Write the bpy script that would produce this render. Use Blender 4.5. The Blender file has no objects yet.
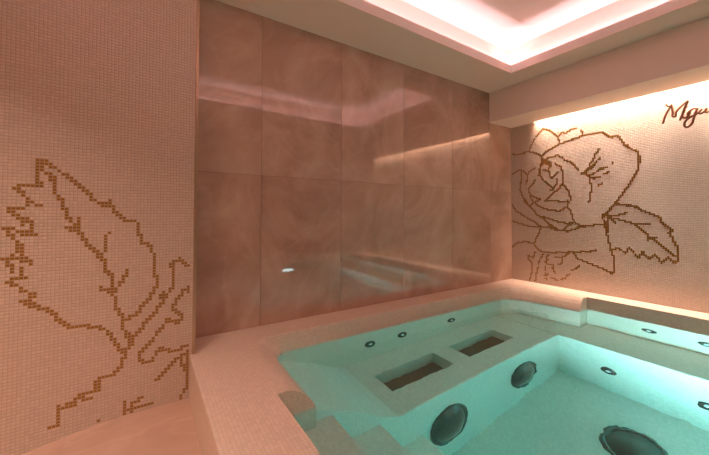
import bpy, bmesh, math
from mathutils import Vector, Matrix

S = bpy.context.scene
COL = S.collection
H = 1.037                                  # eye height; the paved floor is z = 0

# ------------------------------------------------------------------ camera
cam_d = bpy.data.cameras.new('camera')
cam = bpy.data.objects.new('camera', cam_d)
COL.objects.link(cam)
F_PX, YAW, PITCH, ROLL, CY = 320.163, 0.995466, 0.0202979, 0.00290475, 207.447
fw = Vector((math.cos(YAW) * math.cos(PITCH), math.sin(YAW) * math.cos(PITCH), math.sin(PITCH)))
rt = fw.cross(Vector((0, 0, 1))).normalized()
up = rt.cross(fw)
r2 = rt * math.cos(ROLL) + up * math.sin(ROLL)
u2 = -rt * math.sin(ROLL) + up * math.cos(ROLL)
m = Matrix((r2, u2, -fw)).transposed().to_4x4()
m.translation = Vector((0, 0, H))
cam.matrix_world = m
cam_d.sensor_width = 36
cam_d.lens = F_PX / 709 * 36
cam_d.shift_y = -(227.5 - CY) / 709
cam_d.clip_start = 0.02
S.camera = cam

# ------------------------------------------------------------------ world, exposure
w = bpy.data.worlds.new('world')
S.world = w
w.use_nodes = True
w.node_tree.nodes['Background'].inputs[0].default_value = (0.02, 0.014, 0.012, 1)
w.node_tree.nodes['Background'].inputs[1].default_value = 1.0
S.view_settings.view_transform = 'Standard'
S.view_settings.look = 'None'
S.view_settings.gamma = 1
S.view_settings.use_curve_mapping = False
S.view_settings.exposure = 0.2
S.cycles.max_bounces = 14
S.cycles.diffuse_bounces = 6
S.cycles.glossy_bounces = 6
S.cycles.transmission_bounces = 10
S.cycles.blur_glossy = 0.1
S.cycles.sample_clamp_indirect = 6.0

COVE_RGB = (1.0, 0.73, 0.86)
SLOT_RGB = (1.0, 0.72, 0.55)
ROOM_RGB = (1.0, 0.72, 0.55)
POOL_RGB = (0.95, 0.97, 1.0)
COVE_W = 2.8
SLOT_W = 27.0
ROOM_W = 21.0
POOL_W = 18.0

def area(name, loc, size, size_y, power, rgb, direction, spread=180):
    d = bpy.data.lights.new(name, 'AREA')
    d.shape = 'RECTANGLE'
    d.size, d.size_y, d.energy, d.color = size, size_y, power, rgb
    d.spread = math.radians(spread)
    o = bpy.data.objects.new(name, d)
    COL.objects.link(o)
    o.location = loc
    o.rotation_euler = Vector(direction).to_track_quat('-Z', 'Y').to_euler()
    return o

# ------------------------------------------------------------------ node helpers
def new_mat(name):
    mt = bpy.data.materials.new(name)
    mt.use_nodes = True
    nt = mt.node_tree
    b = nt.nodes['Principled BSDF']
    return mt, nt, b

def N(nt, kind, **kw):
    n = nt.nodes.new(kind)
    for k, v in kw.items():
        setattr(n, k, v)
    return n

def plain(name, rgb, rough=0.5, metal=0.0, coat=0.0, emit=None, es=0.0, noise=0.0, nscale=6.0):
    mt, nt, b = new_mat(name)
    b.inputs['Base Color'].default_value = (*rgb, 1)
    b.inputs['Roughness'].default_value = rough
    b.inputs['Metallic'].default_value = metal
    b.inputs['Coat Weight'].default_value = coat
    if emit:
        b.inputs['Emission Color'].default_value = (*emit, 1)
        b.inputs['Emission Strength'].default_value = es
    if noise:
        tc = N(nt, 'ShaderNodeTexCoord')
        nz = N(nt, 'ShaderNodeTexNoise')
        nz.inputs['Scale'].default_value = nscale
        nz.inputs['Detail'].default_value = 6
        nt.links.new(tc.outputs['Object'], nz.inputs['Vector'])
        mx = N(nt, 'ShaderNodeMix', data_type='RGBA')
        mx.inputs['A'].default_value = (*[c * (1 - noise) for c in rgb], 1)
        mx.inputs['B'].default_value = (*[min(1, c * (1 + noise)) for c in rgb], 1)
        nt.links.new(nz.outputs['Fac'], mx.inputs['Factor'])
        nt.links.new(mx.outputs['Result'], b.inputs['Base Color'])
    return mt

P = 0.015                                   # mosaic pitch

def mosaic(name, tile, grout, rough=0.3, bump=0.6, half=0.09):
    """square mosaic chips on the object's own x, y, z grid, whichever way a face looks"""
    mt, nt, b = new_mat(name)
    L = nt.links.new
    tc = N(nt, 'ShaderNodeTexCoord')
    sep = N(nt, 'ShaderNodeSeparateXYZ')
    L(tc.outputs['Object'], sep.inputs[0])
    geo = N(nt, 'ShaderNodeNewGeometry')
    vt = N(nt, 'ShaderNodeVectorTransform', vector_type='NORMAL', convert_from='WORLD', convert_to='OBJECT')
    L(geo.outputs['True Normal'], vt.inputs[0])
    sn = N(nt, 'ShaderNodeSeparateXYZ')
    L(vt.outputs[0], sn.inputs[0])

    def M(op, a, c=None, d=None, clamp=False):
        n = N(nt, 'ShaderNodeMath', operation=op, use_clamp=clamp)
        for i, v in enumerate((a, c, d)):
            if v is None:
                continue
            if isinstance(v, (int, float)):
                n.inputs[i].default_value = v
            else:
                L(v, n.inputs[i])
        return n.outputs[0]
    masks = []
    for k in range(3):
        fr = M('FRACT', M('DIVIDE', sep.outputs[k], P))
        dist = M('SUBTRACT', 0.5, M('ABSOLUTE', M('SUBTRACT', fr, 0.5)))     # 0 at joint
        j = M('SUBTRACT', 1.0, M('DIVIDE', M('SUBTRACT', dist, half * 0.5), half), clamp=True)
        wgt = M('LESS_THAN', M('ABSOLUTE', sn.outputs[k]), 0.8)
        masks.append(M('MULTIPLY', M('MULTIPLY', j, wgt), 1.0 if k == 2 else 0.6))
    joint = M('MAXIMUM', M('MAXIMUM', masks[0], masks[1]), masks[2])
    # chip to chip variation
    sc = N(nt, 'ShaderNodeVectorMath', operation='SCALE')
    sc.inputs['Scale'].default_value = 1 / P
    L(tc.outputs['Object'], sc.inputs[0])
    fl = N(nt, 'ShaderNodeVectorMath', operation='FLOOR')
    L(sc.outputs[0], fl.inputs[0])
    wn = N(nt, 'ShaderNodeTexWhiteNoise', noise_dimensions='3D')
    L(fl.outputs[0], wn.inputs['Vector'])
    v = N(nt, 'ShaderNodeMix', data_type='RGBA')
    v.inputs['A'].default_value = (*[c * 0.93 for c in tile], 1)
    v.inputs['B'].default_value = (*[min(1, c * 1.05) for c in tile], 1)
    L(wn.outputs['Value'], v.inputs['Factor'])
    mx = N(nt, 'ShaderNodeMix', data_type='RGBA')
    L(joint, mx.inputs['Factor'])
    L(v.outputs['Result'], mx.inputs['A'])
    mx.inputs['B'].default_value = (*grout, 1)
    L(mx.outputs['Result'], b.inputs['Base Color'])
    b.inputs['Roughness'].default_value = rough
    bp = N(nt, 'ShaderNodeBump', invert=True)
    bp.inputs['Strength'].default_value = bump
    bp.inputs['Distance'].default_value = 0.002
    L(joint, bp.inputs['Height'])
    L(bp.outputs[0], b.inputs['Normal'])
    return mt

def marble(name, lo, mid, hi, rough, vein_rgb, scale=1.0, vein=0.35):
    mt, nt, b = new_mat(name)
    L = nt.links.new
    tc = N(nt, 'ShaderNodeTexCoord')
    at = N(nt, 'ShaderNodeAttribute', attribute_name='slab')
    off = N(nt, 'ShaderNodeVectorMath', operation='MULTIPLY_ADD')
    L(at.outputs['Fac'], off.inputs[0])
    off.inputs[1].default_value = (7.3, 3.1, 5.7)
    L(tc.outputs['Object'], off.inputs[2])
    n1 = N(nt, 'ShaderNodeTexNoise')
    n1.inputs['Scale'].default_value = 1.6 * scale
    n1.inputs['Detail'].default_value = 7
    n1.inputs['Roughness'].default_value = 0.6
    n1.inputs['Distortion'].default_value = 1.4
    L(off.outputs[0], n1.inputs['Vector'])
    cr = N(nt, 'ShaderNodeValToRGB')
    e = cr.color_ramp.elements
    e[0].position, e[0].color = 0.30, (*lo, 1)
    e[1].position, e[1].color = 0.72, (*hi, 1)
    k = e.new(0.5)
    k.color = (*mid, 1)
    L(n1.outputs['Fac'], cr.inputs[0])
    n2 = N(nt, 'ShaderNodeTexNoise')
    n2.inputs['Scale'].default_value = 1.1 * scale
    n2.inputs['Detail'].default_value = 5
    n2.inputs['Distortion'].default_value = 2.2
    L(off.outputs[0], n2.inputs['Vector'])
    cr2 = N(nt, 'ShaderNodeValToRGB')
    e = cr2.color_ramp.elements
    e[0].position, e[0].color = 0.47, (0, 0, 0, 1)
    e[1].position, e[1].color = 0.53, (0, 0, 0, 1)
    k = e.new(0.5)
    k.color = (1, 1, 1, 1)
    L(n2.outputs['Fac'], cr2.inputs[0])
    ml = N(nt, 'ShaderNodeMath', operation='MULTIPLY')
    L(cr2.outputs[0], ml.inputs[0])
    ml.inputs[1].default_value = vein
    mx = N(nt, 'ShaderNodeMix', data_type='RGBA')
    L(ml.outputs[0], mx.inputs['Factor'])
    L(cr.outputs[0], mx.inputs['A'])
    mx.inputs['B'].default_value = (*vein_rgb, 1)
    L(mx.outputs['Result'], b.inputs['Base Color'])
    b.inputs['Roughness'].default_value = rough
    b.inputs['IOR'].default_value = 1.65
    return mt

M_TILE = mosaic('cream_mosaic', (0.76, 0.60, 0.50), (0.62, 0.47, 0.38), 0.38, 0.45)
M_WALLTILE = mosaic('wall_mosaic', (0.64, 0.50, 0.41), (0.50, 0.37, 0.29), 0.40, 1.0, 0.11)
M_BASIN = mosaic('basin_mosaic', (0.82, 0.76, 0.68), (0.70, 0.64, 0.56), 0.4, 0.3, 0.06)
M_GOLD = plain('gold_mosaic', (0.33, 0.155, 0.02), 0.36, 0.3)
M_MARBLE = marble('pink_marble', (0.38, 0.225, 0.165), (0.49, 0.31, 0.24), (0.59, 0.41, 0.325), 0.03, (0.68, 0.50, 0.40), 0.9, 0.16)
M_FLOOR = marble('floor_marble', (0.52, 0.34, 0.26), (0.60, 0.40, 0.31), (0.68, 0.47, 0.38), 0.3, (0.74, 0.54, 0.44), 1.2, 0.3)
M_PAINT = plain('ceiling_paint', (0.82, 0.66, 0.57), 0.7, noise=0.02)
M_COVE = plain('cove_paint', (0.76, 0.64, 0.58), 0.6, noise=0.02)
M_BRASS = plain('brass_trim', (0.50, 0.36, 0.25), 0.35, 0.8)
M_CHROME = plain('chrome', (0.09, 0.11, 0.105), 0.22, 0.9)
M_NOZZLE = plain('white_nozzle', (0.85, 0.85, 0.82), 0.3)
M_SMOKE = plain('dark_lens', (0.05, 0.045, 0.035), 0.14, 0.3, coat=0.6, noise=0.25, nscale=60)
M_RING = plain('lamp_ring', (0.10, 0.12, 0.11), 0.25, 0.7)
M_DRAIN = plain('dark_grille', (0.07, 0.10, 0.085), 0.35, 0.5)
M_PLATE = plain('bronze_plate', (0.25, 0.16, 0.11), 0.4, 0.3, noise=0.15, nscale=9)
M_COPPER = plain('copper_lettering', (0.30, 0.14, 0.085), 0.5, 0.6)
M_LED = plain('cove_led', (0.9, 0.9, 0.9), 0.5, emit=COVE_RGB, es=3.0)
M_LEDW = plain('slot_led', (0.9, 0.9, 0.9), 0.5, emit=SLOT_RGB, es=6.0)
M_POOLLED = plain('pool_led', (0.9, 0.9, 0.9), 0.5, emit=POOL_RGB, es=6.0)

def water_mat():
    mt = bpy.data.materials.new('pool_water')
    mt.use_nodes = True
    nt = mt.node_tree
    nt.nodes.clear()
    L = nt.links.new
    out = N(nt, 'ShaderNodeOutputMaterial')
    g = N(nt, 'ShaderNodeBsdfGlass')
    g.inputs['IOR'].default_value = 1.333
    g.inputs['Roughness'].default_value = 0.0
    g.inputs['Color'].default_value = (0.97, 1.0, 1.0, 1)
    L(g.outputs[0], out.inputs['Surface'])
    v = N(nt, 'ShaderNodeVolumeAbsorption')
    v.inputs['Color'].default_value = (0.22, 0.92, 0.93, 1)
    v.inputs['Density'].default_value = 0.45
    L(v.outputs[0], out.inputs['Volume'])
    tc = N(nt, 'ShaderNodeTexCoord')
    n1 = N(nt, 'ShaderNodeTexNoise')
    n1.inputs['Scale'].default_value = 3.0
    n1.inputs['Detail'].default_value = 2
    n1.inputs['Distortion'].default_value = 0.8
    L(tc.outputs['Object'], n1.inputs['Vector'])
    n2 = N(nt, 'ShaderNodeTexNoise')
    n2.inputs['Scale'].default_value = 14.0
    n2.inputs['Detail'].default_value = 2
    L(tc.outputs['Object'], n2.inputs['Vector'])
    b1 = N(nt, 'ShaderNodeBump')
    b1.inputs['Strength'].default_value = 0.15
    b1.inputs['Distance'].default_value = 0.03
    L(n1.outputs['Fac'], b1.inputs['Height'])
    b2 = N(nt, 'ShaderNodeBump')
    b2.inputs['Strength'].default_value = 0.06
    b2.inputs['Distance'].default_value = 0.01
    L(n2.outputs['Fac'], b2.inputs['Height'])
    L(b1.outputs[0], b2.inputs['Normal'])
    L(b2.outputs[0], g.inputs['Normal'])
    return mt
M_WATER = water_mat()

# ------------------------------------------------------------------ mesh helpers
def tag(o, label=None, cat=None, group=None, kind=None):
    if label: o['label'] = label
    if cat: o['category'] = cat
    if group: o['group'] = group
    if kind: o['kind'] = kind
    return o

def link(name, bm, mats, parent=None, smooth=False, normals=True):
    if normals:
        bmesh.ops.recalc_face_normals(bm, faces=bm.faces)
    me = bpy.data.meshes.new(name)
    bm.to_mesh(me)
    bm.free()
    for mt in (mats if isinstance(mats, (list, tuple)) else [mats]):
        me.materials.append(mt)
    if smooth:
        for p in me.polygons:
            p.use_smooth = True
    o = bpy.data.objects.new(name, me)
    COL.objects.link(o)
    if parent:
        o.parent = parent
    return o

def box(bm, x0, x1, y0, y1, z0, z1, mi=0, bevel=0.0, seg=2):
    vs = [bm.verts.new((x, y, z)) for x in (x0, x1) for y in (y0, y1) for z in (z0, z1)]
    idx = [(0, 1, 3, 2), (4, 6, 7, 5), (0, 4, 5, 1), (2, 3, 7, 6), (0, 2, 6, 4), (1, 5, 7, 3)]
    fs = [bm.faces.new([vs[i] for i in f]) for f in idx]
    for f in fs:
        f.material_index = mi
    if bevel:
        es = list({e for f in fs for e in f.edges})
        r = bmesh.ops.bevel(bm, geom=es, offset=bevel, segments=seg, affect='EDGES', profile=0.5)
        fs = r['faces']
    return fs

def prism(bm, pts, axis, a, b, mi=0):
    """extrude a closed profile along x (pts are y,z) or y (pts are x,z) or z (pts are x,y)"""
    def mk(p, t):
        return (t, p[0], p[1]) if axis == 'x' else ((p[0], t, p[1]) if axis == 'y' else (p[0], p[1], t))
    A = [bm.verts.new(mk(p, a)) for p in pts]
    B = [bm.verts.new(mk(p, b)) for p in pts]
    n = len(pts)
    fs = [bm.faces.new(A), bm.faces.new(B[::-1])]
    for i in range(n):
        fs.append(bm.faces.new((A[i], B[i], B[(i + 1) % n], A[(i + 1) % n])))
    for f in fs:
        f.material_index = mi
    return fs

def lathe(bm, prof, seg=40, mi=0):
    """profile (radius, height) turned about z"""
    rings = []
    for r, z in prof:
        if r < 1e-6:
            rings.append([bm.verts.new((0, 0, z))])
        else:
            rings.append([bm.verts.new((r * math.cos(2 * math.pi * i / seg), r * math.sin(2 * math.pi * i / seg), z)) for i in range(seg)])
    for a, b in zip(rings, rings[1:]):
        for i in range(seg):
            j = (i + 1) % seg
            if len(a) == 1 and len(b) == 1:
                continue
            if len(a) == 1:
                f = bm.faces.new((a[0], b[i], b[j]))
            elif len(b) == 1:
                f = bm.faces.new((a[i], b[0], a[j]))
            else:
                f = bm.faces.new((a[i], b[i], b[j], a[j]))
            f.material_index = mi

def empty(name, loc, direction=(0, 0, 1)):
    o = bpy.data.objects.new(name, None)
    COL.objects.link(o)
    o.location = loc
    o.rotation_euler = Vector(direction).to_track_quat('Z', 'Y').to_euler()
    o.empty_display_size = 0.05
    return o

def copy_tree(o, parent=None):
    c = o.copy()
    COL.objects.link(c)
    c.parent = parent
    for ch in [q for q in bpy.data.objects if q.parent == o]:
        copy_tree(ch, c)
    return c

def poly(s):
    return [[tuple(float(v) for v in q.split(',')) for q in l.split()] for l in s.split(';')]

# ------------------------------------------------------------------ drawings in the mosaics (metres along the wall, metres up)
LEAF_LINES = "-0.422,1.286 -0.421,1.172 -0.419,1.16 -0.5,1.154 -0.481,1.139;-0.408,1.285 -0.407,1.242;-0.42,1.172 -0.405,1.184;-0.466,1.126 -0.466,1.11 -0.451,1.097 -0.451,1.067 -0.482,1.062 -0.517,1.05 -0.498,1.035 -0.497,1.022 -0.465,1.016 -0.449,0.991 -0.449,0.959;-0.483,1.017 -0.466,0.991;-0.451,1.081 -0.418,1.079;-0.466,0.991 -0.466,0.978;-0.449,0.959 -0.448,0.945 -0.483,0.947;-0.467,0.932 -0.434,0.931;-0.529,0.961 -0.496,0.96;-0.515,0.959 -0.515,0.943 -0.496,0.931 -0.497,0.916;-0.482,0.901 -0.481,0.867;-0.467,0.887 -0.466,0.837;-0.497,0.844 -0.497,0.828 -0.468,0.826;-0.452,0.836 -0.452,0.816 -0.436,0.801;-0.467,0.837 -0.467,0.815;-0.528,0.826 -0.513,0.825 -0.512,0.796;-0.497,0.795 -0.497,0.766;-0.48,0.782 -0.48,0.746 -0.497,0.739 -0.513,0.724;-0.451,0.741 -0.48,0.739;-0.497,0.739 -0.497,0.708 -0.482,0.707 -0.469,0.691 -0.454,0.678 -0.439,0.664 -0.423,0.655;-0.439,0.653 -0.439,0.644 -0.469,0.639 -0.453,0.628 -0.439,0.616 -0.423,0.614 -0.407,0.598 -0.378,0.589;-0.465,0.783 -0.465,0.742;-0.439,0.644 -0.439,0.612;-0.42,0.609 -0.374,0.583 -0.346,0.53 -0.305,0.491 -0.219,0.478 -0.172,0.461 -0.142,0.407 -0.117,0.365 -0.11,0.338 -0.085,0.317;-0.364,0.577 -0.347,0.541;-0.085,0.317 -0.095,0.278 -0.092,0.252 -0.123,0.23 -0.123,0.22 -0.177,0.224 -0.19,0.198 -0.191,0.162 -0.215,0.159 -0.25,0.151 -0.278,0.142 -0.285,0.116 -0.303,0.107 -0.333,0.122 -0.332,0.077 -0.339,0.044 -0.365,0.035;-0.204,0.197 -0.203,0.163;-0.241,0.16 -0.263,0.152 -0.241,0.126 -0.214,0.132;-0.307,0.127 -0.285,0.13;-0.095,0.486 -0.099,0.448 -0.069,0.402 -0.053,0.369 -0.085,0.317;-0.082,0.419 -0.064,0.364;-0.064,0.348 -0.053,0.389 -0.009,0.441 0.039,0.493 0.067,0.54 0.092,0.578 0.132,0.646 0.131,0.673 0.134,0.723 0.118,0.763 0.154,0.782 0.2,0.737 0.218,0.749 0.218,0.784 0.23,0.805;0.118,0.763 0.121,0.735;0.066,0.58 0.089,0.613;0.204,0.598 0.221,0.655 0.231,0.663;0.15,0.566 0.179,0.601 0.201,0.604;0.221,0.635 0.175,0.599 0.128,0.525 0.129,0.509 0.167,0.464 0.167,0.447 0.158,0.421 0.101,0.461 0.085,0.423 0.032,0.361 -0.018,0.301 -0.03,0.263 0.025,0.246 0.043,0.266 0.068,0.303 0.095,0.294 0.132,0.272 0.208,0.296 0.221,0.263;0.208,0.26 0.152,0.229 0.053,0.141;0.17,0.236 0.18,0.181 0.199,0.154 0.2,0.068 0.173,0.014;0.201,0.234 0.202,0.178;-0.084,0.011 -0.085,0.062;-0.084,0.013 -0.048,0.021 -0.048,0.046 -0.015,0.064;-0.059,0.013 -0.023,0.027 0.041,0.026;-0.189,0.001 -0.185,0.001;-0.422,1.286 -0.403,1.276 -0.376,1.257 -0.331,1.22 -0.292,1.191 -0.259,1.155 -0.225,1.107 -0.189,1.075 -0.176,1.089 -0.154,1.102 -0.147,1.054 -0.11,1.02 -0.08,0.994 -0.046,1.002 -0.042,0.951 -0.018,0.885 0.021,0.856 0.036,0.807 0.04,0.712 0.051,0.682 0.046,0.636 0.018,0.585 0.003,0.56 -0.046,0.507 -0.095,0.486;-0.176,1.089 -0.175,1.068;-0.391,1.223 -0.377,1.208 -0.363,1.177 -0.361,1.125 -0.346,1.106 -0.334,1.083 -0.334,1.055 -0.317,1.036 -0.317,1.012 -0.304,0.998 -0.287,0.97 -0.276,0.95 -0.268,0.93 -0.249,0.896 -0.229,0.866 -0.202,0.835 -0.186,0.814 -0.176,0.807;-0.376,1.217 -0.375,1.184;-0.323,0.962 -0.276,0.952;-0.274,1.006 -0.273,0.94;-0.295,0.975 -0.295,0.955;-0.186,0.817 -0.176,0.852 -0.176,0.907 -0.162,0.933;-0.201,0.824 -0.185,0.797;-0.174,0.804 -0.177,0.764 -0.161,0.738 -0.149,0.724 -0.146,0.695 -0.143,0.652 -0.133,0.606 -0.128,0.569 -0.104,0.517 -0.095,0.486;-0.191,0.665 -0.167,0.645 -0.135,0.641 -0.105,0.682 -0.09,0.708 -0.08,0.743;-0.159,0.659 -0.143,0.617"
ROSE_LINES = "2.286,1.788 2.222,1.78 2.075,1.788 1.993,1.76 1.926,1.715;2.069,1.802 2.045,1.857 2.009,1.927;1.98,1.956 1.901,2.029 1.847,2.003 1.795,1.958 1.754,1.91 1.729,1.828;1.926,1.715 1.882,1.754 1.817,1.783 1.729,1.823 1.654,1.836 1.542,1.86;1.743,1.914 1.718,1.939 1.668,1.933 1.624,1.951 1.567,1.954;1.926,1.715 1.916,1.673 1.938,1.618;1.91,1.649 1.85,1.686 1.756,1.697 1.715,1.672 1.676,1.628 1.627,1.611 1.594,1.574;1.894,1.67 1.905,1.637 1.878,1.622;1.851,1.641 1.819,1.626 1.824,1.593;1.628,1.838 1.506,1.867 1.461,1.874 1.332,1.874 1.315,1.851 1.259,1.8 1.211,1.803 1.181,1.76 1.159,1.708;1.14,1.695 1.107,1.661 1.064,1.621 1.05,1.578 1.051,1.453;1.528,1.922 1.505,1.901 1.506,1.886;1.359,1.709 1.393,1.659 1.411,1.611 1.446,1.555 1.465,1.5;1.351,1.608 1.372,1.591;1.385,1.577 1.412,1.54 1.447,1.504;1.258,1.545 1.246,1.544;1.303,1.512 1.361,1.499;1.63,1.611 1.597,1.574 1.565,1.517;1.592,1.569 1.555,1.511;1.519,1.465 1.483,1.472 1.412,1.546;1.519,1.471 1.465,1.449 1.421,1.455 1.361,1.489 1.303,1.512;1.51,1.48 1.456,1.51;1.461,1.429 1.413,1.404 1.362,1.421;1.279,1.46 1.32,1.445;1.337,1.352 1.379,1.335;1.452,1.417 1.444,1.366 1.427,1.313 1.44,1.273 1.445,1.212 1.459,1.157;1.051,1.481 1.081,1.411 1.125,1.331 1.156,1.276 1.211,1.183 1.283,1.088;1.242,1.151 1.203,1.135 1.128,1.129 1.055,1.104;2.294,1.534 2.198,1.585 2.149,1.567 2.095,1.514 2.065,1.552 2.001,1.58;2.167,1.545 2.168,1.461 2.19,1.341 2.151,1.254 2.092,1.168;2.095,1.514 2.102,1.407;2.002,1.452 2.031,1.39 2.078,1.346 2.061,1.238 2.021,1.178;2.055,1.262 1.998,1.236 1.936,1.213 2.021,1.178;1.927,1.669 1.916,1.622 1.95,1.568 1.95,1.499 1.912,1.432;1.872,1.662 1.851,1.613 1.819,1.587 1.851,1.557 1.841,1.488 1.82,1.441 1.752,1.507;1.917,1.559 1.862,1.536;1.888,1.658 1.894,1.625 1.856,1.603;1.979,1.496 1.95,1.499;1.782,1.616 1.716,1.552 1.702,1.485 1.708,1.376 1.759,1.303 1.796,1.294;1.796,1.294 1.833,1.251 1.892,1.192 1.771,1.188 1.651,1.168 1.622,1.199 1.65,1.297 1.703,1.371;1.89,1.413 1.832,1.364 1.801,1.317 1.843,1.308;1.758,1.436 1.764,1.381 1.8,1.333;2.297,1.169 2.24,1.082 2.153,1.027 2.081,0.986 2,0.941 1.944,0.896;2.292,0.958 2.191,0.924 2.094,0.9 1.944,0.894 1.815,0.884 1.743,0.857 1.654,0.855 1.559,0.899;2.163,1.274 2.127,1.188 2.062,1.128 1.988,1.039 1.9,0.977 1.825,0.911 1.743,0.859;2.062,1.151 2.01,1.179 1.965,1.137 1.899,1.102 1.741,1.073 1.661,1.126 1.651,1.185;1.661,1.126 1.632,1.078 1.614,1.035 1.6,0.961;1.932,1.017 1.856,0.989 1.773,0.963 1.653,0.938 1.6,0.961 1.551,0.925;1.713,0.866 1.653,0.917 1.605,0.95;1.857,0.91 1.784,0.868;1.944,0.89 1.956,0.827 2.008,0.743;2.288,0.625 2.23,0.685 2.143,0.709 2.02,0.701;2.008,0.737 2.014,0.667 1.947,0.615 1.86,0.604 1.554,0.643;2.097,0.547 2.085,0.507 2.045,0.46 2.045,0.372 2.075,0.25;2.009,0.598 2.032,0.525 2.091,0.548;1.914,0.584 1.959,0.511 1.97,0.464;1.976,0.428 1.994,0.357 2.012,0.256;1.86,0.579 1.887,0.537 1.866,0.517 1.898,0.501 1.888,0.475 1.808,0.474 1.799,0.387;1.808,0.474 1.819,0.428;1.904,0.444 1.899,0.394;1.894,0.367 1.905,0.337;1.895,0.305 1.879,0.294;1.862,0.36 1.889,0.345;1.787,0.565 1.716,0.568 1.656,0.612;1.716,0.568 1.716,0.497 1.767,0.49;1.831,0.321 1.758,0.308;1.728,0.328 1.688,0.345;1.668,0.375 1.644,0.395;1.62,0.436 1.555,0.497;1.608,0.627 1.571,0.579 1.555,0.565;1.695,0.618 1.637,0.624;1.241,1.14 1.295,1.068 1.343,1.002;1.221,1.14 1.09,1.114 1.008,1.059 0.918,1.022 0.897,0.964 0.834,0.908 0.855,0.879 0.815,0.781 0.797,0.74 0.801,0.655 0.817,0.618 0.858,0.663 0.912,0.613 0.95,0.682 0.99,0.633 1.035,0.695 1.065,0.639 1.137,0.724 1.156,0.675 1.232,0.715 1.265,0.688;1.289,1.011 1.178,0.981 1.08,0.944 0.987,0.835 0.921,0.78 0.822,0.681;1.08,0.947 0.986,0.95;0.993,0.804 0.987,0.835 0.943,0.83;1.288,1.027 1.229,1.028 1.152,1.055;1.282,1.011 1.236,0.956;1.336,1.002 1.343,1.035 1.295,1.052 1.296,0.954;1.33,0.978 1.311,0.855 1.285,0.727 1.247,0.586 1.25,0.489 1.275,0.461 1.369,0.504 1.455,0.53;1.309,0.97 1.294,0.856;1.451,0.925 1.337,0.94;1.554,0.642 1.454,0.657 1.401,0.678;1.555,0.568 1.455,0.529;1.561,0.9 1.451,0.925;1.551,0.922 1.505,0.913"
TEXT_LINES = "0.88,1.842 0.858,1.92 0.822,1.987;0.857,2.007 0.839,1.987 0.818,1.996;0.822,1.989 0.814,1.937 0.806,1.885 0.792,1.926 0.761,1.965 0.72,2.001;0.72,1.998 0.742,1.937 0.755,1.893 0.772,1.845;0.721,1.945 0.724,1.95;0.742,1.927 0.755,1.874 0.735,1.86 0.709,1.899;0.67,1.921 0.695,1.922 0.722,1.88 0.706,1.861 0.664,1.92;0.673,1.899 0.685,1.856 0.71,1.788 0.733,1.779 0.744,1.815 0.722,1.847 0.67,1.875 0.639,1.908;0.645,1.905 0.655,1.874 0.633,1.879 0.614,1.906;0.614,1.906 0.621,1.876 0.59,1.881"


def raster(lines, thick):
    """which chips of the grid a drawn line runs over"""
    cells = set()
    for l in lines:
        for (a, b), (c, d) in zip(l, l[1:]):
            n = max(1, int(math.hypot(c - a, d - b) / (P * 0.2)))
            for k in range(n + 1):
                t = k / n
                u, v = a + (c - a) * t, b + (d - b) * t
                for du, dv in ((0, 0), (thick, 0), (-thick, 0), (0, thick), (0, -thick)):
                    cells.add((math.floor((u + du * P) / P), math.floor((v + dv * P) / P)))
    return cells

# ------------------------------------------------------------------ the room
XR, YM, YL = 3.836, 2.297, 2.04             # rose wall, marble wall, leaf wall
ZC = 1.437 + H                              # ceiling
XN, YN = -2.3, -2.3                         # the two walls behind the viewer
SW = 1.086 + H                              # beam soffit
TOP = 3.05

# floor: level beside the pool, falling gently towards a drain on the left
bm = bmesh.new()
xs = [XN - .1, -1.3, -.9, -.6, -.4, -.22, -.1, 0.0, .30]
zs = [-.12, -.12, -.11, -.078, -.040, -.012, -.003, 0, 0]
ys = [YN - .1, 2.06]
for (xa, za), (xb, zb) in zip(zip(xs, zs), zip(xs[1:], zs[1:])):
    q = [(xa, ys[0], za), (xb, ys[0], zb), (xb, ys[1], zb), (xa, ys[1], za)]
    t = [bm.verts.new(p) for p in q]
    u = [bm.verts.new((p[0], p[1], -.35)) for p in q]
    bm.faces.new(t)
    bm.faces.new(u[::-1])
    for i in range(4):
        bm.faces.new((t[i], u[i], u[(i + 1) % 4], t[(i + 1) % 4]))
fl = link('floor', bm, M_FLOOR)
tag(fl, 'pinkish beige stone floor with soft veins, left of the pool edge', kind='structure')

# leaf wall, cream mosaic
bm = bmesh.new()
box(bm, XN - .1, .226, YL, YL + .25, -.3, TOP)
wl = link('wall_left', bm, M_WALLTILE)
tag(wl, 'cream mosaic wall on the left with a gold leaf drawing', kind='structure')
bm = bmesh.new()
for (i, j) in raster(poly(LEAF_LINES), 0.0):
    if (i + 1) * P > .222 or j < -4:
        continue
    box(bm, i * P + .0009, (i + 1) * P - .0009, YL - .0012, YL + .001, j * P + .0018, (j + 1) * P - .0018)
o = link('leaf_drawing', bm, M_GOLD, wl)
o['label'] = 'large leaf and stem outline in dark gold mosaic chips'
bm = bmesh.new()
box(bm, .226, .243, YL - .003, YL + .25, .0, TOP, bevel=.0015)
o = link('trim_1', bm, M_BRASS)
tag(o, 'thin brass edge strip down the end of the leaf wall', kind='structure')

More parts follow.
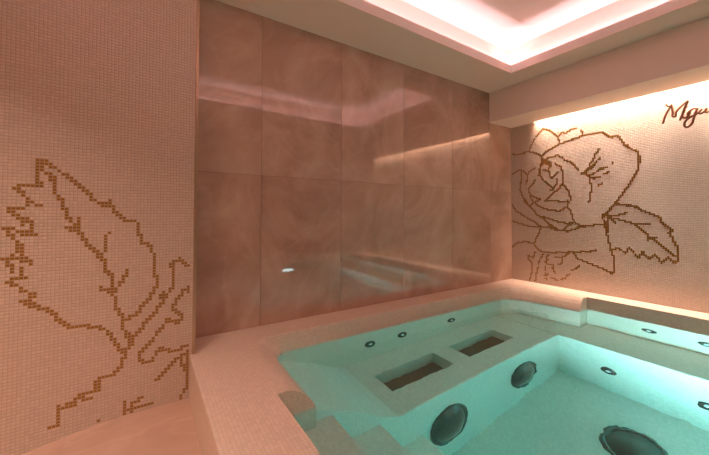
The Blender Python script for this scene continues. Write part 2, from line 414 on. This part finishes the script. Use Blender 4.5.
# marble wall: large slabs with fine joints
bm = bmesh.new()
lay = bm.faces.layers.float.new('slab')
xj = [-.05, .689 - .667, .689, 1.356, 2.05, 2.733, 3.40, 4.0]
xj = [.022, .689, 1.356, 2.05, 2.733, 3.40, 4.0]
zj = [0.237 - .05, .275 + H, TOP]
g = .0011
for i in range(len(xj) - 1):
    for j in range(2):
        for f in box(bm, xj[i] + g, xj[i + 1] - g, YM, YM + .02, zj[j] + g, zj[j + 1] - g, bevel=.0008, seg=1):
            pass
bm.faces.ensure_lookup_table()
for f in bm.faces:
    c = f.calc_center_median()
    i = max(k for k in range(len(xj) - 1) if c.x >= xj[k] - .01)
    f[lay] = (i * 3 + (1 if c.z > zj[1] else 0) * 5) * .37
box(bm, -.2, 4.0, YM + .003, YM + .2, -.3, TOP, mi=1)
me_o = link('wall_back', bm, [M_MARBLE, plain('joint', (.22, .12, .08), .6)])
tag(me_o, 'glossy pinkish brown marble slab wall beside the pool', kind='structure')

# rose wall
bm = bmesh.new()
box(bm, XR, XR + .2, YN - .1, YM + .1, -.3, TOP)
wr = link('wall_right', bm, M_WALLTILE)
tag(wr, 'cream mosaic wall on the right with a gold rose drawing', kind='structure')
bm = bmesh.new()
for (i, j) in raster(poly(ROSE_LINES), 0.03):
    if (i + 1) * P > YM or j * P < .24:
        continue
    box(bm, XR - .0004, XR + .001, i * P + .0009, (i + 1) * P - .0009, j * P + .0009, (j + 1) * P - .0009)
o = link('rose_drawing', bm, M_GOLD, wr)
o['label'] = 'large rose with leaf outlined in dark gold mosaic chips'

# walls behind the viewer
bm = bmesh.new()
box(bm, XN - .2, XN, YN - .1, YM, -.35, TOP)
tag(link('wall_near_left', bm, M_WALLTILE), kind='structure')
bm = bmesh.new()
box(bm, XN - .2, XR + .2, YN - .2, YN, -.35, TOP)
tag(link('wall_front', bm, M_WALLTILE), kind='structure')

# ceiling with a stepped light cove
CX0, CX1, CY0, CY1 = -.6, 3.09, -.02, 1.846
SB = .12                                     # channel behind the lip
LIP, UP = ZC + .08, 1.755 + H
bm = bmesh.new()
box(bm, XN - .1, CX0 - SB, YN - .1, YM + .1, ZC, TOP)
box(bm, CX1 + SB, XR + .1, YN - .1, YM + .1, ZC, TOP)
box(bm, CX0 - SB, CX1 + SB, YN - .1, CY0 - SB, ZC, TOP)
box(bm, CX0 - SB, CX1 + SB, CY1 + SB, YM + .1, ZC, TOP)
for a in ((CX0 - SB, CX0, CY0 - SB, CY1 + SB), (CX1, CX1 + SB, CY0 - SB, CY1 + SB), (CX0, CX1, CY0 - SB, CY0), (CX0, CX1, CY1, CY1 + SB)):
    box(bm, *a, ZC, ZC + .012)
tag(link('ceiling', bm, M_PAINT), 'warm beige painted ceiling around the light cove', kind='structure')
bm = bmesh.new()
box(bm, CX0 - SB - .05, CX1 + SB + .05, CY0 - SB - .05, CY1 + SB + .05, UP, UP + .05)
t = .012
for a in ((CX0 - t, CX0, CY0 - t, CY1 + t), (CX1, CX1 + t, CY0 - t, CY1 + t), (CX0, CX1, CY0 - t, CY0), (CX0, CX1, CY1, CY1 + t)):
    box(bm, *a, ZC + .0125, LIP)
tag(link('trim_2', bm, M_COVE), 'pink lit recessed cove in the ceiling with a raised lip', kind='structure')
# cove LED strips
strips = [
    ((CX0 + CX1) / 2, CY1 + .07, CX1 - CX0 + .1, 'x', 'pink white LED strip hidden behind the cove lip along the marble wall'),
    ((CX0 + CX1) / 2, CY0 - .07, CX1 - CX0 + .1, 'x', 'pink white LED strip hidden behind the cove lip opposite the marble wall'),
    (CX1 + .07, (CY0 + CY1) / 2, CY1 - CY0 + .1, 'y', 'pink white LED strip hidden behind the cove lip along the rose wall'),
    (CX0 - .07, (CY0 + CY1) / 2, CY1 - CY0 + .1, 'y', 'pink white LED strip hidden behind the cove lip at the far left end'),
]
for x, y, ln, ax, lb in strips:
    bm = bmesh.new()
    hx, hy = (ln / 2, .006) if ax == 'x' else (.006, ln / 2)
    box(bm, x - hx, x + hx, y - hy, y + hy, ZC + .0125, ZC + .018)
    tag(link('led_strip', bm, M_LED), lb, 'light strip', 'LED strips in the ceiling cove')
    area('cove_light', (x, y, ZC + .022), 2 * hx, 2 * hy, COVE_W * ln, COVE_RGB, (0, 0, 1))

# beam in front of the rose wall
bm = bmesh.new()
BX0, BX1 = 3.39, 3.796
box(bm, BX0, BX1, YN, YM, SW, ZC)
box(bm, BX1, XR, 2.0, YM, SW, ZC)
tag(link('trim_3', bm, M_PAINT), 'boxed ceiling beam hiding the slot light above the rose wall', kind='structure')
bm = bmesh.new()
box(bm, BX1 + .004, XR - .002, -.6, 1.99, SW + .103, SW + .115, bevel=.002)
tag(link('led_strip', bm, M_LEDW), 'warm white LED strip in the slot washing down the rose wall', 'light strip')
area('slot_light', ((BX1 + XR) / 2, (1.99 - .6) / 2, SW + .10), .03, 2.58, SLOT_W, SLOT_RGB, (0, 0, -1), 60)

# walkway downlight by the leaf wall; the other two are added, unseen room fill
for k, (x, y, pw) in enumerate(((-1.1, .43, .8), (-1.3, -.7, .35), (-1.3, -1.7, .35))):
    e = empty('downlight', (x, y, ZC), (0, 0, -1))
    tag(e, ['recessed ceiling spotlight over the walkway by the leaf wall', 'added fill spotlight, unseen, in the middle of the walkway', 'added fill spotlight, unseen, in the corner behind the viewer'][k], 'ceiling light', 'recessed ceiling spotlights')
    bm = bmesh.new()
    lathe(bm, [(.045, -.004), (.055, .0), (.055, .006), (.042, .008), (.038, -.004), (.045, -.004)], 32)
    link('rim', bm, M_CHROME, e, True)
    bm = bmesh.new()
    lathe(bm, [(.0, .001), (.038, .001), (.038, -.003), (.0, -.003)], 32)
    link('lens', bm, plain('lamp_lens', (.9, .9, .9), .4, emit=ROOM_RGB, es=8), e)
    area('downlight_glow', (x, y, ZC - .012), .07, .07, ROOM_W * pw, ROOM_RGB, (0, .25, -1), 100)

# ------------------------------------------------------------------ the pool
Z = lambda v: v + H
pool = empty('pool', (.213, -1.4, 0))
pool.rotation_euler = (0, 0, 0)
tag(pool, 'mosaic whirlpool basin with raised rim, benches and corner steps', 'pool')
PO = Vector((.213, -1.4, 0))

def part(name, bm, mt, label=None, smooth=False):
    bmesh.ops.translate(bm, verts=bm.verts, vec=-PO)
    o = link(name, bm, mt, pool, smooth)
    if label:
        o['label'] = label
    return o

NEAR = -1.1
T = [(.548, 1.392), (.548, 1.95), (.565, 2.03), (.62, 2.072), (3.26, 2.077), (3.37, 2.04), (3.435, 1.97), (3.47, 1.85), (3.505, 1.52), (3.515, 1.392)]
Wt = [(.690, 1.392), (.700, 1.94), (.715, 2.00), (.77, 2.045), (3.20, 2.045), (3.29, 2.01), (3.35, 1.94), (3.385, 1.82), (3.425, 1.50), (3.44, 1.392)]
bm = bmesh.new()
ring_prof = [(0, -.80), (.12, -.803), (.40, -.822), (.65, -.85), (.86, -.887), (.96, -.91), (1.0, -.935), (1.0, -1.5)]
rings = []
for f_, z_ in ring_prof:
    rings.append([bm.verts.new((a[0] + (b[0] - a[0]) * f_, a[1] + (b[1] - a[1]) * f_, Z(z_))) for a, b in zip(T, Wt)])
for a, b in zip(rings, rings[1:]):
    for i in range(len(T) - 1):
        bm.faces.new((a[i], a[i + 1], b[i + 1], b[i]))
# end face of the left lobe and of the right lobe (look towards -y)
c0, c1 = bm.verts.new((.496, 1.392, Z(-.8))), bm.verts.new((.496, 1.392, Z(-1.5)))
bm.faces.new([c0] + [r[0] for r in rings] + [c1])
d0, d1 = bm.verts.new((3.595, 1.392, Z(-.8))), bm.verts.new((3.595, 1.392, Z(-1.5)))
bm.faces.new([r[-1] for r in rings] + [d1, d0])
# straight inner faces
e0, e1 = bm.verts.new((.496, NEAR, Z(-.8))), bm.verts.new((.496, NEAR, Z(-1.5)))
bm.faces.new((c0, c1, e1, e0))
g0, g1 = bm.verts.new((3.595, NEAR, Z(-.8))), bm.verts.new((3.595, NEAR, Z(-1.5)))
bm.faces.new((d0, d1, g1, g0))
bm.faces.new((e0, e1, g1, g0))
# top
o1, o2, o3, o4 = [bm.verts.new((x, y, Z(-.8))) for x, y in ((.213, -1.4), (XR - .002, -1.4), (XR - .002, YM - .002), (.213, YM - .002))]
tp = bm.faces.new([o1, e0, c0] + rings[0] + [d0, g0, o2, o3, o4])
tp2 = bm.faces.new([o1, o2, g0, e0])
# outer skirt
low = [bm.verts.new((x, y, -.3)) for x, y in ((.213, -1.4), (XR - .002, -1.4), (XR - .002, YM - .002), (.213, YM - .002))]
ou = [o1, o2, o3, o4]
for i in range(4):
    bm.faces.new((ou[i], ou[(i + 1) % 4], low[(i + 1) % 4], low[i]))
bmesh.ops.triangulate(bm, faces=[tp, tp2])
rim = part('rim', bm, M_TILE, 'cream mosaic pool rim with rolled inner edge')

# lower shell
bm = bmesh.new()
box(bm, .3, 3.8, 2.06, 2.25, Z(-2.25), Z(-1.45))
box(bm, .3, 3.8, NEAR - .15, NEAR, Z(-2.25), Z(-1.2))
box(bm, .30, .496, NEAR, 2.045, Z(-2.25), Z(-1.2))
part('basin_wall', bm, M_BASIN)
bm = bmesh.new()
box(bm, 3.596, 3.78, NEAR, 2.045, Z(-2.25), Z(-.93))
bmesh.ops.delete(bm, geom=[], context='VERTS')
part('basin_wall', bm, M_BASIN)
bm = bmesh.new()
box(bm, .496, 3.596, NEAR, 2.045, Z(-2.3), Z(-2.1))
part('basin_floor', bm, M_BASIN)
bm = bmesh.new()
box(bm, 3.11, 3.596, NEAR, 2.045, Z(-2.12), Z(-1.405), bevel=.012, seg=3)
part('bench', bm, M_BASIN, 'underwater bench along the rose wall')
# lounger bench along the marble wall, with two recesses
RZ = Z(-1.405)
bm = bmesh.new()
recess = [(1.355, 1.947, 1.628, 1.836), (2.130, 2.737, 1.625, 1.838)]
gx = [1.235, 1.355, 1.947, 2.130, 2.737, 3.10]
gy = [1.442, 1.626, 1.837, 2.045]
for i in range(5):
    for j in range(3):
        if j == 1 and i in (1, 3):
            x0, x1, y0, y1 = gx[i], gx[i + 1], gy[1], gy[2]
            c = [(x0, y0), (x1, y0), (x1, y1), (x0, y1)]
            a = [bm.verts.new((x, y, RZ)) for x, y in c]
            b = [bm.verts.new((x, y, RZ - .16)) for x, y in c]
            for k in range(4):
                bm.faces.new((a[k], a[(k + 1) % 4], b[(k + 1) % 4], b[k]))
            bm.faces.new(b)
            continue
        bm.faces.new([bm.verts.new((x, y, RZ)) for x, y in ((gx[i], gy[j]), (gx[i + 1], gy[j]), (gx[i + 1], gy[j + 1]), (gx[i], gy[j + 1]))])
# rounded front nosing and face
nose = [(1.442, 0), (1.436, -.002), (1.4315, -.0065), (1.43, -.012), (1.43, -.715)]
for (ya, za), (yb, zb) in zip(nose, nose[1:]):
    bm.faces.new([bm.verts.new(p) for p in ((1.235, ya, RZ + za), (3.11, ya, RZ + za), (3.11, yb, RZ + zb), (1.235, yb, RZ + zb))])
bmesh.ops.remove_doubles(bm, verts=bm.verts, dist=1e-5)
part('lounger', bm, M_BASIN, 'underwater lounging bench along the marble wall')
bm = bmesh.new()
pr = [(.50, -.935), (.60, -.94), (.66, -.965), (.72, -1.005), (.80, -1.063), (.96, -1.187), (1.10, -1.315), (1.17, -1.370), (1.235, -1.405), (1.235, -2.12), (.50, -2.12)]
pr = [(x, Z(z)) for x, z in pr]
prism(bm, pr, 'y', 1.43, 2.045)
part('backrest', bm, M_BASIN, 'sloping headrest end of the underwater lounger')
for x0, x1, z in ((.496, .80, -1.10), (.80, 1.105, -1.39), (1.105, 1.42, -1.70)):
    bm = bmesh.new()
    box(bm, x0 if x0 > .5 else .497, x1, NEAR, 1.43, Z(-2.12), Z(z), bevel=.004, seg=2)
    part('step', bm, M_BASIN)

# ------------------------------------------------------------------ water
bm = bmesh.new()
out = [(.494, NEAR - .002), (.494, 1.396), (.64, 1.396), (.64, 2.06), (3.47, 2.06), (3.47, 1.396), (3.60, 1.396), (3.60, NEAR - .002)]
prism(bm, out, 'z', Z(-.92), Z(-2.102))
wt = link('pool_water', bm, M_WATER)
tag(wt, 'clear turquoise lit water filling the whirlpool', 'water')

# ------------------------------------------------------------------ fittings in the pool
def make_jet():
    e = empty('pool_jet', (0, 0, 0))
    bm = bmesh.new()
    lathe(bm, [(.014, -.01), (.014, .004), (.022, .005), (.034, .012), (.046, .010), (.050, .004), (.050, 0), (.048, -.004)], 36)
    link('flange', bm, M_CHROME, e, True)
    bm = bmesh.new()
    lathe(bm, [(0, .014), (.008, .016), (.013, .014), (.016, .008), (.014, -.006)], 28)
    link('nozzle', bm, M_NOZZLE, e, True)
    return e
jets = [
    ((1.474, 2.045, -1.158), (0, -1, 0), 'chrome jet under the marble wall, the one farthest left above the nearer recess'),
    ((1.803, 2.045, -1.156), (0, -1, 0), 'chrome jet under the marble wall, middle of the three in that row'),
    ((2.410, 2.045, -1.150), (0, -1, 0), 'chrome jet under the marble wall, behind the farther recess'),
    ((3.596, .937, -1.158), (-1, 0, 0), 'chrome jet above the bench under the rose wall, the left one of two'),
    ((3.596, .600, -1.155), (-1, 0, 0), 'chrome jet above the bench under the rose wall, at the right picture edge'),
    ((3.110, 1.062, -1.795), (-1, 0, 0), 'chrome jet in the bright bench front, the left one of two'),
    ((3.110, .522, -1.785), (-1, 0, 0), 'chrome jet in the bright bench front, at the right picture edge'),
]
j0 = make_jet()
for k, (loc, d, lb) in enumerate(jets):
    j = j0 if k == 0 else copy_tree(j0)
    j.location = (loc[0], loc[1], Z(loc[2]))
    j.rotation_euler = Vector(d).to_track_quat('Z', 'Y').to_euler()
    tag(j, lb, 'pool jet', 'chrome massage jets in the pool')

def make_lamp(lens_mat):
    e = empty('underwater_lamp', (0, 0, 0))
    bm = bmesh.new()
    lathe(bm, [(.150, .006), (.158, .020), (.166, .022), (.172, .012), (.172, 0), (.15, -.004)], 56)
    link('ring', bm, M_RING, e, True)
    bm = bmesh.new()
    lathe(bm, [(0, .052), (.03, .051), (.07, .046), (.11, .036), (.14, .020), (.152, .006)], 56)
    link('lens', bm, lens_mat, e, True)
    return e
l0 = make_lamp(M_SMOKE)
l0.location = (1.66, 1.43, Z(-1.765))
l0.rotation_euler = Vector((0, -1, 0)).to_track_quat('Z', 'Y').to_euler()
tag(l0, 'large dark domed round fitting on the lounger front, the one nearer the steps', 'pool light', 'dark round fittings below the lounger')
l1 = copy_tree(l0)
l1.location = (2.53, 1.43, Z(-1.765))
tag(l1, 'large dark domed round fitting on the lounger front, the one farther from the steps', 'pool light', 'dark round fittings below the lounger')

# lit lamps on the step side and near end of the basin, out of the picture
lit = make_lamp(M_POOLLED)
for k, (loc, d, sc) in enumerate((((1.105, .50, -1.545), (1, 0, 0), .75), ((1.105, -.25, -1.545), (1, 0, 0), .75), ((2.2, NEAR, -1.56), (0, 1, 0), .8))):
    j = lit if k == 0 else copy_tree(lit)
    j.location = (loc[0], loc[1], Z(loc[2]))
    j.rotation_euler = Vector(d).to_track_quat('Z', 'Y').to_euler()
    j.scale = (sc, sc, sc)
    tag(j, ['glowing round pool lamp on the lower step riser near the lounger', 'glowing round pool lamp on the lower step riser farther from the lounger', 'glowing round pool lamp in the near end wall of the basin'][k], 'pool light', 'lit lamps in the pool')
    dv = Vector(d)
    area('pool_light', Vector((loc[0], loc[1], Z(loc[2]))) + dv * .07, .22, .22, POOL_W * (1, 1, .12)[k], POOL_RGB, dv + Vector((0, 0, (.28, .28, 0)[k])), (75, 75, 150)[k])

# round drain on the basin floor
e = empty('floor_drain', (2.62, .77, Z(-2.1)))
tag(e, 'dark round domed drain cover on the pool floor at the bottom edge of the picture', 'drain')
bm = bmesh.new()
lathe(bm, [(.135, .006), (.145, .014), (.165, .012), (.172, 0)], 56)
link('ring', bm, M_RING, e, True)
bm = bmesh.new()
lathe(bm, [(0, .03), (.06, .028), (.10, .020), (.138, .006)], 56)
link('cover', bm, M_DRAIN, e, True)

# recessed bronze plates in the lounger
for k, (x0, x1, y0, y1) in enumerate(recess):
    bm = bmesh.new()
    w_, h_ = (x1 - x0) / 2 - .004, (y1 - y0) / 2 - .006
    box(bm, -w_, w_, -h_, h_, 0, .012, bevel=.003)
    o = link('recessed_plate', bm, M_PLATE)
    o.location = ((x0 + x1) / 2, (y0 + y1) / 2, RZ - .1595)
    tag(o, ['brown metal plate sunk in the lounger, the one nearer the steps', 'brown metal plate sunk in the lounger, the one farther from the steps'][k], 'plate', 'plates sunk in the lounger')

# ------------------------------------------------------------------ script lettering on the rose wall
cu = bpy.data.curves.new('wall_lettering', 'CURVE')
cu.dimensions = '3D'
cu.bevel_depth = .0085
cu.bevel_resolution = 3
cu.resolution_u = 6
for l in poly(TEXT_LINES):
    sp = cu.splines.new('BEZIER')
    sp.bezier_points.add(len(l) - 1)
    for bp, (y, z) in zip(sp.bezier_points, l):
        bp.co = (XR - .022, y, z)
        bp.handle_left_type = bp.handle_right_type = 'AUTO'
tmp = bpy.data.objects.new('tmp', cu)
COL.objects.link(tmp)
dg = bpy.context.evaluated_depsgraph_get()
me = bpy.data.meshes.new_from_object(tmp.evaluated_get(dg))
bpy.data.objects.remove(tmp)
bm = bmesh.new()
bm.from_mesh(me)
for (y, z) in ((.85, 1.93), (.77, 1.945), (.69, 1.89), (.63, 1.89)):
    box(bm, XR - .02, XR + .001, y - .002, y + .002, z - .002, z + .002)
o = link('wall_lettering', bm, M_COPPER, None, True)
tag(o, 'copper handwriting letters reading Migu on the rose wall below the slot light', 'lettering')
